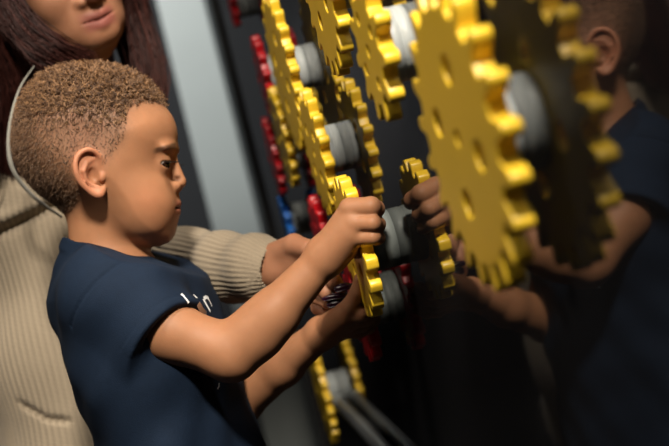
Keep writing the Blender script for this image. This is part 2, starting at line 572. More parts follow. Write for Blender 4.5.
def boy_head(p0):
    p = p0.copy()
    s = p[:, 2] - ZH
    b = np.abs(s)
    px = 334.5 + p[:, 0] / UPX; py = 223 - p[:, 1] / UPX
    d = -head_prof(p[:, 0], p[:, 1])
    Dp = 0.062
    t = np.clip(d / Dp, -1, 1)
    low = np.clip((py - 160) / 80, 0, 1); low = low * low * (3 - 2 * low)
    fro = np.clip((px - 70) / 110, 0, 1); fro = fro * fro * (3 - 2 * fro)
    Wd = 0.0715 - 0.013 * low * (0.6 + 0.8 * fro) - 0.006 * fro
    f = (b / Wd) ** 2 + (1 - t) ** 2 - 1
    g = np.sqrt((2 * b / Wd ** 2) ** 2 + (2 * (1 - t) / Dp) ** 2) + 4
    h = (f / g).astype(f32)
    pm = np.stack([p[:, 0], p[:, 1], ZH - b], 1).astype(f32)     # fold to the near side
    # cheek, brow, jaw
    h = smin(h, ell(pm, qh(146, 207, -0.030), (0.026, 0.026, 0.0175)), 0.03)
    h = smin(h, ell(p, qh(160, 210), (0.0165, 0.023, 0.031)), 0.016)
    h = smin(h, ell(pm, qh(170, 150, -0.020), (0.0062, 0.005, 0.020)), 0.010)
    h = smin(h, ell(pm, qh(158, 232, -0.006), (0.014, 0.012, 0.018)), 0.012)
    # eye socket, eyelids
    h = smax(h, -ell(pm, Q(173, 163, ZH - 0.026), (0.0085, 0.0065, 0.0125)), 0.012)
    ec = Q(160.3, 163.4, ZH - 0.0252)
    lid = np.linalg.norm(pm - ec.astype(f32), axis=1) - 0.0119
    slit = ell(pm, ec + np.array([0.0092, -0.0014, -0.0040]), (0.0085, 0.0032, 0.0112), RSL)
    lid = smax(lid, -slit, 0.0012)
    h = smin(h, lid, 0.007)
    h = smax(h, -slit, 0.0012)
    # nose
    n = cone(p, qh(172.5, 158), qh(180.3, 180), 0.0040, 0.0058)
    n = smin(n, ell(p, qh(180.6, 183.2), (0.0056, 0.0052, 0.0068)), 0.004)
    n = smin(n, ell(pm, qh(176.2, 186.3, -0.0095), (0.0062, 0.0048, 0.0048)), 0.004)
    n = smax(n, -ell(pm, qh(179.5, 190.2, -0.0062), (0.0034, 0.0022, 0.0026)), 0.0015)
    h = smin(h, n, 0.007)
    # lips
    sweep = 0.9 * np.clip(b / 0.021, 0, 1.3) ** 2 * 0.0075
    pl = np.stack([p[:, 0] + sweep, p[:, 1] + 0.3 * sweep, p[:, 2]], 1).astype(f32)
    up_ = ell(pl, qh(174.6, 203.0), (0.0070, 0.0044, 0.0225))
    lo_ = ell(pl, qh(173.6, 211.6), (0.0074, 0.0050, 0.0190))
    h = smin(h, up_, 0.0045); h = smin(h, lo_, 0.0045)
    h = smax(h, -ell(pl, qh(178.5, 207.3), (0.0105, 0.0011, 0.0245)), 0.0014)
    # ear
    def ear(q):
        e = lambda x, y, dz: Q(x, y, ZH - 0.066 + dz)
        hp = [(101, 166, .002), (99, 157, -.003), (93, 151, -.008), (86, 150, -.012), (79, 154.5, -.015), (75.4, 163, -.017), (76.4, 173, -.017), (80.5, 182, -.014), (87, 189, -.010), (94, 194, -.006), (100, 194.5, -.003), (103, 189, .001)]
        hp = [(x, y, z * 1.0 - 0.001) for x, y, z in hp]
        hx = catmull([e(*k) for k in hp], 3)
        m = len(hx)
        rad = np.interp(np.linspace(0, 1, m), [0, .2, .5, .75, .9, 1], [.0016, .0026, .0027, .0029, .0042, .0036])
        d_ = chain(q, hx, rad, 0.001)
        # back plate: tilted, follows the rim
        nrm = np.cross(e(75.4, 163, -.017) - e(101, 180, .001), e(89, 150, -.0115) - e(95, 195, -.005))
        nrm /= np.linalg.norm(nrm)
        ax = e(89, 150, -.0115) - e(95, 195, -.005); ax /= np.linalg.norm(ax)
        R = np.stack([np.cross(ax, nrm), ax, nrm])
        c = (e(76, 166, -.0165) + e(101, 174, .001)) / 2 - nrm * np.sign(nrm[2]) * (-0.003)
        pl_ = ell(q, c, (0.0150, 0.0240, 0.0040), R)
        d_ = smin(d_, pl_, 0.002)
        d_ = smin(d_, chain(q, [e(95, 158, -.0035), e(87, 163, -.0095), e(83.5, 171, -.0125), (e(86, 180, -.0105)), e(92, 186, -.0065), e(98, 187, -.004)], [.0014, .0021, .0022, .002, .0022, .002], .001), 0.002)
        d_ = smin(d_, ell(q, e(102, 177, -.001), (0.0035, 0.0052, 0.0030)), 0.003)          # tragus
        d_ = smax(d_, -ell(q, e(93.5, 175, -.008), (0.0062, 0.0085, 0.0085)), 0.002)         # concha
        d_ = smin(d_, ell(q, e(96, 191.5, -.004), (0.0070, 0.0052, 0.0036)), 0.003)          # lobe
        return d_
    eh = masked(pm, Q(68, 202, ZH - 0.095), Q(110, 142, ZH - 0.045), ear)
    h = smin(h, eh, 0.003)
    return h


def finger(p, pts, rad, k=0.003):
    return chain(p, [Q(*a) for a in pts], rad, k)


def boy_right_hand(p):
    wr = Q(326, 256, 1.145)
    d = cone(p, wr, Q(350, 209.5, 1.130), 0.0165, 0.0112)
    for (x, y, z) in ((354, 223, 1.124), (352, 236, 1.128), (344, 247, 1.142)):
        d = smin(d, cone(p, wr, Q(x, y, z), 0.0165, 0.0112), 0.012)
    fs = [finger(p, [(350, 208.5, 1.126), (371, 206.5, 1.118), (376, 209, 1.134), (374, 212, 1.150)], [.0108, .0094, .0084, .0070]),
          finger(p, [(353, 223.0, 1.123), (373, 223.0, 1.114), (378, 224.5, 1.130), (376, 227, 1.146)], [.0102, .0078, .0074, .0064]),
          finger(p, [(351, 237.0, 1.127), (373, 236.8, 1.119), (378, 238, 1.134), (376, 240, 1.148)], [.0098, .0072, .0068, .0060]),
          finger(p, [(343, 247, 1.145), (357, 250.5, 1.148), (366, 250, 1.158), (366, 250, 1.166)], [.0095, .0076, .0066, .0058])]
    h = d
    for a in fs:
        h = smin(h, a, 0.0022)
    # creases between the fingers stay open
    th = finger(p, [(328, 247, 1.155), (336, 232, 1.178), (342, 220, 1.182), (349, 211, 1.175)], [.0125, .0105, .0088, .0072])
    h = smin(h, th, 0.006)
    return h


def boy_left_hand(p):
    wr = Q(322, 333, 1.275)
    d = cone(p, wr, Q(344, 316, 1.235), 0.0165, 0.0120)
    for (x, y, z) in ((349, 321, 1.25), (346, 327, 1.265), (340, 331, 1.28)):
        d = smin(d, cone(p, wr, Q(x, y, z), 0.0155, 0.0105), 0.008)
    fs = [finger(p, [(347, 317, 1.238), (363, 313, 1.225), (371, 308, 1.237), (374, 299, 1.25)], [.0092, .0082, .0074, .0062]),
          finger(p, [(349, 322, 1.250), (365, 319, 1.245), (373, 313, 1.258), (376, 304, 1.266)], [.0092, .0082, .0074, .0062]),
          finger(p, [(347, 328, 1.262), (363, 325, 1.265), (372, 319, 1.275), (376, 310, 1.28)], [.0088, .0078, .007, .006]),
          finger(p, [(341, 332, 1.275), (359, 332, 1.282), (369, 328, 1.288), (376, 320, 1.29)], [.0082, .007, .0064, .0056])]
    for a in fs:
        d = smin(d, a, 0.0035)
    th = finger(p, [(330, 324, 1.255), (350, 306, 1.225), (358, 291, 1.215), (360, 279, 1.21)], [.0115, .0092, .008, .0066])
    return smin(d, th, 0.006)


SH_R, EL_R, WR_R = Q(121, 303, 1.195), Q(231, 353, 1.155), Q(326, 256, 1.145)
SH_L, EL_L, WR_L = Q(150, 300, 1.385), Q(238, 402, 1.36), Q(322, 333, 1.275)
HIP = Q(186, 480, 1.29)


def boy_body(p):
    d = cone(p, Q(101, 205, ZH), Q(107, 262, ZH), 0.0375, 0.0390)
    d = smin(d, masked(p, qh(0, 250, -0.1), qh(195, 55, 0.1), boy_head), 0.016)
    d = smin(d, cone(p, SH_R, SH_L, 0.034, 0.034), 0.03)
    pz = p.copy(); c0 = ZH + 0.015; pz[:, 2] = c0 + (p[:, 2] - c0) * 0.70
    A = Q(122, 310, c0); B_ = HIP
    d = smin(d, cone(pz, A, B_, 0.060, 0.062), 0.03)

    def arm_r(q):
        mid = Q(272, 316, 1.150)
        a = chain(q, [SH_R, Q(172, 333, 1.160), EL_R, mid, WR_R], [.0335, .0288, .0272, .0244, .0170], 0.012)
        a = smin(a, ell(q, Q(256, 334, 1.152), (0.027, 0.027, 0.025)), 0.012)
        return smin(a, masked(q, Q(310, 275, 1.06), Q(394, 180, 1.22), boy_right_hand), 0.006)

    def arm_l(q):
        a = chain(q, [SH_L, EL_L, Q(283, 365, 1.318), WR_L], [.033, .0275, .0228, .0168], 0.012)
        return smin(a, masked(q, Q(305, 350, 1.18), Q(395, 260, 1.33), boy_left_hand), 0.006)
    d = smin(d, masked(p, Q(70, 400, 1.08), Q(394, 180, 1.27), arm_r), 0.010)
    d = smin(d, masked(p, Q(100, 450, 1.2), Q(395, 250, 1.42), arm_l), 0.010)

    def legs(q):
        o = None
        for sgn in (-1, 1):
            side = np.array([0, 0, sgn * 0.058])
            hp = HIP + side
            kn = HIP + DOWN * 0.20 + side + RT @ BASIS.T * 0.01
            an = HIP + DOWN * 0.405 + side
            l = chain(q, [hp, kn, an], [.060, .042, .030], 0.02)
            l = smin(l, cone(q, an + DOWN * 0.02, an + DOWN * 0.034 + np.array([math.cos(RHO), math.sin(RHO), 0]) * 0.085, 0.030, 0.024), 0.02)
            o = l if o is None else np.minimum(o, l)
        return o
    hz = HIP + DOWN * 0.46
    lo = np.minimum(HIP, hz) - 0.16; hi = np.maximum(HIP, hz) + 0.16
    d = smin(d, masked(p, lo, hi, legs), 0.02)
    return d


lo_b = np.array([-0.40, -0.80, 1.03]); hi_b = np.array([0.12, 0.20, 1.45])
V, Fq = mesh_sdf(boy_body, lo_b, hi_b, 0.0013)
X, Y = pix(V)
# albedo: skin, lips, ear, brows, scalp
SK = np.array([0.365, 0.168, 0.084])
col = np.tile(SK, (len(V), 1))
b = np.abs(V[:, 2] - ZH)
PXm = 334.5 + FPX * V[:, 0] / (ZH - b); PYm = 223 - FPX * V[:, 1] / (ZH - b)
head = (V[:, 1] > Q(0, 246, ZH)[1]) & (PXm < 200)


def blend(mask, c, k=1.0):
    global col
    m = (np.clip(mask, 0, 1) * k * head)[:, None]
    col = col * (1 - m) + np.array(c) * m


lipm = np.exp(-(((PYm - 207.5) / 7.2) ** 4) - ((b / 0.019) ** 4)) * (PXm > 166)
lipm *= np.clip((PXm - 168) / 4, 0, 1)
blend(lipm, (0.37, 0.125, 0.088), 0.85)
blend(np.exp(-((PYm - 207.4) / 1.1) ** 2) * (b < .023) * (PXm > 167), (0.10, 0.03, 0.02), 0.7)
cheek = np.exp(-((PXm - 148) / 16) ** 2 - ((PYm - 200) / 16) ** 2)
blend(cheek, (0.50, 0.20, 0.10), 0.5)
earm = np.clip((b - 0.066) / 0.006, 0, 1) * (np.abs(PXm - 89) < 20)
blend(earm, (0.50, 0.20, 0.115), 0.6)
browc = 145.6 + (174 - PXm) * 0.28
browm = np.exp(-((PYm - browc) / 3.0) ** 4) * np.clip((PXm - 152) / 5, 0, 1) * np.clip((177 - PXm) / 2, 0, 1) * np.clip((b - 0.006) / 0.006, 0, 1)
nz = noise3(V, 900, 3) * 0.12
blend(browm + nz * browm, (0.04, 0.018, 0.010), 0.85)
pm_ = np.stack([V[:, 0], V[:, 1], ZH - b], 1).astype(f32)
rimd = ell(pm_, Q(160.3, 163.4, ZH - 0.0252) + np.array([0.0092, -0.0014, -0.0040]), (0.0085, 0.0032, 0.0112), RSL)
blend(np.clip(1.3 - rimd / 0.0018, 0, 1) * (V[:, 1] > qh(0, 165.5)[1]), (0.03, 0.013, 0.008), 0.95)
blend(np.clip(1 - rimd / 0.0010, 0, 1), (0.10, 0.04, 0.025), 0.6)
hair_poly = [(176, 100), (168, 108.5), (160, 104), (150, 102.5), (139, 103), (130, 108), (126, 116), (127, 126), (125, 136), (119, 144), (113, 152), (108, 160), (103, 166),
             (100, 158), (92, 150), (84, 149), (76, 154), (73, 165), (74, 178), (80, 189), (79, 199), (70, 211), (56, 214), (20, 230), (-30, 200), (-30, 20), (176, 20)]
in_ear = (b > 0.062) & in_poly(PXm, PYm, [(101, 153.5), (94, 148.5), (87, 147), (79, 150), (74, 155), (71.5, 166), (75, 181), (84, 191), (96, 198), (106, 195), (104, 184), (103, 165)])
hm_in = in_poly(PXm, PYm, hair_poly) & head & ~in_ear
soft = np.zeros(len(V))
for _ in range(14):
    soft += in_poly(PXm + rng.normal(0, 6.0, len(V)), PYm + rng.normal(0, 6.0, len(V)), hair_poly)
soft = soft / 14 * head * ~in_ear
blend(soft, (0.185, 0.10, 0.06), 0.75)
boy = mesh_np('person', to_world(V), Fq, M_SKIN, None, col)
tag(boy, 'young boy in a navy T-shirt with short curly brown hair, gripping a yellow gear', 'person')

# eyes
EYEC = Q(160.3, 163.4, ZH - 0.0252)
for sgn in (-1, 1):
    bm = bmesh.new(); bmesh.ops.create_uvsphere(bm, u_segments=48, v_segments=32, radius=0.0112)
    vs_ = np.array([v.co for v in bm.verts]); fl = [[v.index for v in f.verts] for f in bm.faces]; bm.free()
    gz = np.array([0.84, -0.34, sgn * 0.42]); gz /= np.linalg.norm(gz)
    a = np.degrees(np.arccos(np.clip(vs_ @ gz / 0.0112, -1, 1)))
    cc = np.where((a < 44)[:, None], np.array([0.022, 0.010, 0.006]), np.array([0.26, 0.22, 0.20]))
    cc[a < 14] = (0.004, 0.004, 0.004)
    vs_ = vs_ * (1 + 0.05 * np.clip(1 - a / 34, 0, 1)[:, None])
    tri = []
    for f in fl:
        tri += [[f[0], f[1], f[2], f[3]]] if len(f) == 4 else [[f[0], f[1], f[2], f[2]]]
    quads_ = [f for f in tri if f[2] != f[3]]
    vw = to_world(vs_ + EYEC * np.array([1, 1, 0]) + np.array([0, 0, ZH + sgn * 0.0252]))
    mesh_np('eye', vw, quads_, M_EYE, boy, cc)
    # lashes
    pts, rr = [], []
    for i in range(26):
        t = i / 25
        ang = -0.15 + 1.15 * t
        o = EYEC * np.array([1, 1, 0]) + np.array([0, 0, ZH + sgn * 0.0252])
        d0 = np.array([math.cos(ang) * 0.93, 0.16, sgn * math.sin(-ang) * -1.0 * -1.0]) if False else np.array([math.cos(ang), 0.13, -sgn * -math.sin(ang)])
        d0 /= np.linalg.norm(d0)
        st = o + d0 * 0.0124
        L = 0.0075
        pts.append([st, st + d0 * L * 0.5 + np.array([0, -0.0012, 0]), st + d0 * L + np.array([0, -0.0008, 0])]); rr.append([.0004, .0003, .00012])
    tv, tf = tubes(pts, np.array(rr), 3)
    mesh_np('eyelash', to_world(tv), tf, M_LASH, boy)

# hair: curls on top, short fuzz at the sides and back
Nn = grad(boy_body, V[hm_in])
Vh = V[hm_in]; bx_ = PXm[hm_in]; by_ = PYm[hm_in]; bh = b[hm_in]
prob = np.ones(len(Vh))
topness = np.clip((134 - by_ - 0.12 * np.abs(bx_ - 95)) / 52, 0, 1) * np.clip((np.array(soft[hm_in]) - 0.42) / 0.5, 0.03, 1)
front_fade = np.clip((by_ - 96) / 10, 0, 1) * (bx_ > 126)
# top curls
cand = np.where(topness > 0.02)[0]
pick = rng.choice(cand, 5600, replace=False, p=(topness[cand] ** 1.2 / (topness[cand] ** 1.2).sum()))
S = 9
tt = np.linspace(0, 1, S)
pts = np.zeros((len(pick), S, 3))
nrm = Nn[pick]; root = Vh[pick]
ref = rng.normal(size=(len(pick), 3))
t1 = np.cross(nrm, ref); t1 /= np.linalg.norm(t1, axis=1, keepdims=True)
t2 = np.cross(nrm, t1)
Lh = (0.0026 + 0.0105 * topness[pick] * rng.uniform(0.6, 1.15, len(pick)))
cr = rng.uniform(0.0013, 0.0032, len(pick)) * (0.55 + 0.45 * topness[pick])
turns = rng.uniform(1.2, 2.2, len(pick)); ph = rng.uniform(0, 6.28, len(pick))
lean = rng.normal(0, 0.45, (len(pick), 2))
for i, t in enumerate(tt):
    a = ph + turns * 2 * math.pi * t
    pts[:, i] = root - nrm * 0.001 + nrm * (Lh * t)[:, None] + t1 * (np.cos(a) * cr * min(1, t * 3) + lean[:, 0] * Lh * t)[:, None] + t2 * (np.sin(a) * cr * min(1, t * 3) + lean[:, 1] * Lh * t)[:, None]
rad = np.tile(np.interp(tt, [0, 0.7, 1], [0.00052, 0.00046, 0.00022]), (len(pick), 1))
HV, HF = tubes(pts, rad, 3)
hue = rng.uniform(0, 1, len(pick))[:, None] ** 1.5
HC = np.repeat((1 - hue) * np.array([0.075, 0.036, 0.018]) + hue * np.array([0.37, 0.20, 0.092]), S * 3, 0)
# fuzz
cand = np.where(topness < 0.75)[0]
pick = rng.choice(cand, 19000, replace=False)
S = 4
root = Vh[pick]; nrm = Nn[pick]
down = DOWN - (nrm @ DOWN)[:, None] * nrm
back = np.array([-0.35, 0, 0])
edge = soft[hm_in][pick]
L = (0.0026 + 0.0040 * topness[pick] + 0.0022 * np.clip((70 - bx_[pick]) / 40, 0, 1)) * rng.uniform(0.7, 1.3, len(pick)) * (0.4 + 0.6 * edge)
dirn = nrm * 0.55 + down * 0.8 + back + rng.normal(0, 0.35, (len(pick), 3))
dirn /= np.linalg.norm(dirn, axis=1, keepdims=True)
wob = rng.normal(0, 0.0006, (len(pick), S, 3)); wob[:, 0] = 0
pts = root[:, None] - nrm[:, None] * 0.0006 + dirn[:, None] * (L[:, None] * np.linspace(0, 1, S)[None])[:, :, None] + wob
rad = np.tile(np.array([0.00030, 0.00030, 0.00024, 0.0001]), (len(pick), 1))
HV2, HF2 = tubes(pts, rad, 3)
hue = rng.uniform(0, 1, len(pick))[:, None] ** 1.3
HC2 = np.repeat((1 - hue) * np.array([0.06, 0.029, 0.015]) + hue * np.array([0.27, 0.155, 0.085]), S * 3, 0)
mesh_np('hair', to_world(np.vstack([HV, HV2])), np.vstack([HF, HF2 + len(HV)]), M_HAIR_B, boy, np.vstack([HC, HC2]))

# T-shirt
HEM_R = (Q(150, 322, 1.165), Q(193, 343, 1.150))


def boy_shirt_solid(p):
    zc = ZH + 0.012
    pz = p.copy(); pz[:, 2] = zc + (p[:, 2] - zc) * 0.62
    d = cone(pz, Q(138, 303, zc), Q(156, 360, zc), 0.0835, 0.0835)
    d = smin(d, cone(pz, Q(156, 360, zc), Q(213, 560, zc), 0.0835, 0.095), 0.03)
    d = smin(d, cone(p, Q(112, 293, 1.205), Q(112, 293, 1.355), 0.047, 0.047), 0.035)      # shoulders
    d = smin(d, cone(p, Q(104, 268, ZH), Q(108, 290, ZH), 0.045, 0.058), 0.03)             # neck base
    return d


def sleeve_axis(p, a, b_, ra, rb):
    return cone(p, a, b_, ra, rb)


SL_R = (Q(116, 291, 1.190), Q(165, 338, 1.160))
SL_L = (Q(140, 303, 1.375), Q(188, 352, 1.375))


def boy_shirt(p):
    d = boy_shirt_solid(p)
    solid = d
    for (a, e), rr in ((SL_R, (0.049, 0.0455)), (SL_L, (0.046, 0.042))):
        ax = e - a; L = np.linalg.norm(ax); ax = ax / L
        s = cone(p, a, e + ax * 0.05, rr[0], rr[1])
        t = (p - a.astype(f32)) @ ax.astype(f32)
        s = smax(s, t - L, 0.003)                                        # cut at the hem
        d = smin(d, s, 0.016)
        inner = smax(cone(p, a, e + ax * 0.05, rr[0] - 0.010, rr[1] - 0.0075), -(t - L * 0.55), 0.004)
        inner = np.maximum(inner, 0.004 - solid)
        d = smax(d, -inner, 0.002)
        hemt = np.abs(t - (L - 0.009)) - 0.0004                           # hem stitch line
        d = d + 0.0007 * np.exp(-(hemt / 0.0012) ** 2) * (np.abs(s) < 0.004) - 0.0006 * np.clip((t - L + 0.010) / 0.001, 0, 1) * (np.abs(s) < 0.004)
        d = d + 0.0013 * np.exp(-((t - 0.004) / 0.0016) ** 2) * (np.abs(s) < 0.012)
    # collar: neck opening with a ribbed band
    nk = cone(p, Q(100, 215, ZH), Q(106, 262, ZH), 0.043, 0.0435)
    n0 = Q(105, 253, ZH); nd = np.array([0.30, 0.95, 0.0]); nd /= np.linalg.norm(nd)
    h = (p - n0.astype(f32)) @ nd.astype(f32)
    q = p - n0.astype(f32) - h[:, None] * nd.astype(f32)
    qr = np.sqrt(q[:, 0] ** 2 + q[:, 1] ** 2 + (q[:, 2] * 0.93) ** 2)
    rim = np.sqrt((qr - 0.0465) ** 2 + (np.maximum(np.abs(h + 0.001) - 0.005, 0)) ** 2) - 0.0026
    d = smin(d, rim, 0.006)
    d = smax(d, -nk, 0.002)
    d = smax(d, h - 0.010, 0.004)
    # folds
    w = noise3(p * np.array([1, 1.0, 0.6]), 55, 11)
    w2 = noise3(p @ np.array([[0.8, 0.6, 0], [-0.6, 0.8, 0], [0, 0, 1.0]]) * np.array([1.0, 0.25, 0.7]), 120, 12)
    d = d - 0.0020 * w - 0.0016 * w2
    # bottom hem
    hb = (p - HIP.astype(f32)) @ DOWN.astype(f32)
    d = smax(d, hb - 0.095, 0.004)
    return d.astype(f32)


lo_s = np.array([-0.36, -0.44, 1.09]); hi_s = np.array([0.0, 0.0, 1.47])
SV, SF = mesh_sdf(boy_shirt, lo_s, hi_s, 0.0018)
shirt = mesh_np('shirt', to_world(SV), SF, M_NAVY, boy)


def shorts(p):
    o = None
    for sgn in (-1, 1):
        side = np.array([0, 0, sgn * 0.058])
        hp = HIP + side
        s = cone(p, hp, HIP + DOWN * 0.19 + side * 1.15, 0.072, 0.070)
        o = s if o is None else smin(o, s, 0.02)
    hb = (p - HIP.astype(f32)) @ DOWN.astype(f32)
    o = smax(o, hb - 0.17, 0.004); o = smax(o, 0.06 - hb, 0.004)
    return o - 0.001 * noise3(p, 70, 14)


c_ = HIP + DOWN * 0.08
PV, PF = mesh_sdf(shorts, c_ - 0.22, c_ + 0.22, 0.004)
mesh_np('shorts', to_world(PV), PF, M_TEAL, boy)


def hit(fn, px, py, z0, z1):
    """where the sight line through a photograph pixel meets a modelled surface"""
    z = np.linspace(z0, z1, 600)
    P = np.stack([(px - 334.5) / FPX * z, (223 - py) / FPX * z, z], 1).astype(f32)
    v = fn(P); i = int(np.argmax(v < 0))
    return P[i].astype(float)


def print_stroke(pts, width):
    P = catmull(pts, 6)
    L3 = [hit(boy_shirt, x, y, 1.08, 1.4) for x, y in P]
    L3 = np.array([k for k in L3 if k[2] > 1.081]); P = L3
    if len(P) < 2: return [], []
    g = grad(boy_shirt, L3)
    T = np.gradient(L3, axis=0); T /= np.linalg.norm(T, axis=1, keepdims=True) + 1e-9
    S_ = np.cross(g, T); S_ /= np.linalg.norm(S_, axis=1, keepdims=True) + 1e-9
    a = L3 + g * 0.0012 - S_ * width / 2; c = L3 + g * 0.0012 + S_ * width / 2
    n = len(P); v = np.vstack([a, c])
    return v, np.array([[i, i + 1, n + i + 1, n + i] for i in range(n - 1)])


vv, ff, base, extra = [], [], 0, []
for pts, wd_ in (([(181, 295), (183.5, 297.5), (188, 302.5)], 0.0024), ([(180.6, 294.6), (181.8, 295.6), (183, 296.8)], 0.0036), ([(194, 296.4), (195, 297.6), (196, 298.8)], 0.0050),
                 ([(197.5, 303), (201, 309), (205.5, 314)], 0.0050), ([(202.5, 299.5), (206, 306), (209.5, 312)], 0.0046), ([(203, 299), (205.5, 297.5), (208, 299)], 0.0038),
                 ([(207, 298.5), (209.5, 303), (211, 307)], 0.0028), ([(216.5, 389), (218, 386.5), (218.2, 383)], 0.0014), ([(215.5, 388.5), (216.5, 389.3), (217.5, 388.5)], 0.0028)):
    v, f_ = print_stroke(pts, wd_)
    if not len(f_): continue
    if pts[0][1] > 350:
        extra.append((v, f_)); continue
    vv.append(v); ff.append(f_ + base); base += len(v)
mesh_np('lettering', to_world(np.vstack(vv)), np.vstack(ff), M_PRINT, shirt)['label'] = 'white printed lettering'
for v, f_ in extra[:1]:
    mesh_np('printed_mark', to_world(v), f_, M_PRINT, shirt)

# ------------------------------------------------------------------ woman behind the boy
MO = Q(99, 18.5, 1.46)
WU = np.array([-0.33, 0.90, -0.30]); WU /= np.linalg.norm(WU)
WF = np.array([0.56, -0.15, -0.78]); WF -= WU * (WF @ WU); WF /= np.linalg.norm(WF)
WS = np.cross(WU, WF)
if WS[0] < 0: WS = -WS
WB = np.stack([WS, WU, WF])


def wl(s, u, f):
    return MO + s * WS + u * WU + f * WF


def woman_head(p):
    l = ((p - MO.astype(f32)) @ WB.T.astype(f32)).astype(f32)
    m = l.copy(); m[:, 0] = np.abs(l[:, 0])
    h = ell(l, (0, .105, -.105), (.074, .095, .095))
    h = smin(h, ell(l, (0, .035, -.060), (.060, .088, .056)), .03)
    h = smin(h, ell(l, (0, -.006, -.036), (.039, .018, .034)), .02)
    h = smin(h, cone(m, (.050, .010, -.082), (.010, -.020, -.018), .017, .013), .02)
    h = smin(h, ell(l, (0, -.021, -.012), (.019, .012, .014)), .012)
    h = smin(h, ell(m, (.035, .036, -.036), (.024, .022, .022)), .02)
    h = smin(h, ell(l, (0, .004, -.022), (.031, .028, .023)), .014)
    h = smax(h, -ell(m, (.032, .072, -.006), (.017, .010, .010)), .010)
    h = smin(h, ell(m, (.032, .070, -.026), (.015, .013, .014)), .004)
    n = cone(l, (0, .066, -.008), (0, .034, .010), .0065, .0090)
    n = smin(n, ell(l, (0, .030, .011), (.0105, .0085, .0085)), .005)
    n = smin(n, ell(m, (.0135, .026, -.001), (.0075, .0068, .0085)), .005)
    n = smax(n, -ell(m, (.0062, .0195, .006), (.0040, .0028, .0050)), .0015)
    h = smin(h, n, .008)
    sw = 22.0 * m[:, 0] ** 2
    k = l.copy(); k[:, 2] += sw; k[:, 1] += -0.10 * m[:, 0]
    h = smin(h, ell(k, (0, .0048, -.0005), (.0255, .0062, .0075)), .004)
    h = smin(h, ell(k, (0, -.0082, -.0015), (.0215, .0080, .0085)), .004)
    h = smax(h, -ell(k, (0, -.0010, .007), (.026, .0009, .009)), .0016)
    return h


WWR = Q(270, 270, 1.325)


def woman_hand(p):
    d = cone(p, Q(240, 268, 1.35), WWR, .0255, .0235)
    mc = [(305, 257, 1.285, .0125), (309, 267, 1.295, .0125), (312, 278, 1.305, .0115), (312, 288, 1.315, .0105)]
    for (x, y, z, r) in mc:
        d = smin(d, cone(p, Q(280, 268, 1.318), Q(x, y, z), .0185, r), .010)
    for pts, rr in (([(305, 257, 1.285), (325, 270, 1.235), (334, 281, 1.232), (341, 288.5, 1.235)], (.0105, .0088, .0078, .0062)),
                    ([(309, 267, 1.295), (320, 286, 1.245), (327, 293, 1.242), (333, 298.2, 1.245)], (.0105, .0088, .0078, .0062)),
                    ([(312, 278, 1.305), (318, 297, 1.262), (328, 302, 1.252), (335, 304.5, 1.25)], (.0100, .0084, .0076, .0062)),
                    ([(312, 288, 1.315), (318, 308, 1.285), (330, 314, 1.272), (338, 316, 1.268)], (.0092, .0076, .0068, .0056))):
        d = smin(d, finger(p, pts, rr), .004)
    d = smin(d, finger(p, [(276, 256, 1.315), (294, 245, 1.285), (309, 249, 1.262), (322, 258, 1.25)], (.0165, .0125, .0102, .0080)), .008)
    return d


W_SHL = Q(95, 205, 1.62)
W_SHR = Q(-40, 215, 1.56)
W_HIP = Q(118, 560, 1.74)


def woman_body(p):
    d = masked(p, MO - 0.26, MO + 0.26, woman_head)
    d = smin(d, cone(p, wl(0, .0, -.085), Q(42, 150, 1.60), .050, .056), .03)
    d = smin(d, cone(p, W_SHL, W_SHR, .05, .05), .05)
    d = smin(d, cone(p, Q(40, 240, 1.62), W_HIP, .10, .11), .05)
    d = smin(d, chain(p, [W_SHL, Q(150, 268, 1.47), Q(240, 268, 1.35)], [.045, .036, .0255], .015), .015)
    d = smin(d, masked(p, Q(235, 330, 1.2), Q(350, 230, 1.37), woman_hand), .006)
    return d


WV, WFc = mesh_sdf(woman_body, np.array([-0.72, -0.62, 1.2]), np.array([0.06, 0.52, 1.92]), 0.0019)
wlq = (WV - MO) @ WB.T
wcol = np.tile(np.array([0.34, 0.155, 0.085]), (len(WV), 1))
k1 = -0.10 * np.abs(wlq[:, 0])
lm = np.exp(-(((wlq[:, 1] + k1 + .0015) / .0125) ** 6)) * np.exp(-((wlq[:, 0] / .0235) ** 6)) * (wlq[:, 2] > -.022)
lm *= np.clip(((wlq[:, 2] + 22 * wlq[:, 0] ** 2) + .001) / .003, 0, 1)
wcol = wcol * (1 - 0.85 * lm[:, None]) + np.array([0.24, 0.065, 0.055]) * 0.85 * lm[:, None]
sa = np.abs(wlq[:, 0])
bm_ = np.exp(-((wlq[:, 1] - .090 + 6.0 * (sa - .030) ** 2) / .0042) ** 4) * (sa > .012) * (sa < .052) * (wlq[:, 2] > -.05) + np.exp(-((wlq[:, 1] - .0615 - 14 * (sa - .032) ** 2) / .0016) ** 2) * (np.abs(sa - .032) < .014) * (wlq[:, 2] > -.05)
bm_ = np.clip(bm_, 0, 1)[:, None] * 0.85
wcol = wcol * (1 - bm_) + np.array([0.02, 0.010, 0.008]) * bm_
woman = mesh_np('person', to_world(WV), WFc, M_SKIN, None, wcol)
tag(woman, 'woman with long dark hair in a cream ribbed sweater leaning over behind the boy', 'person')

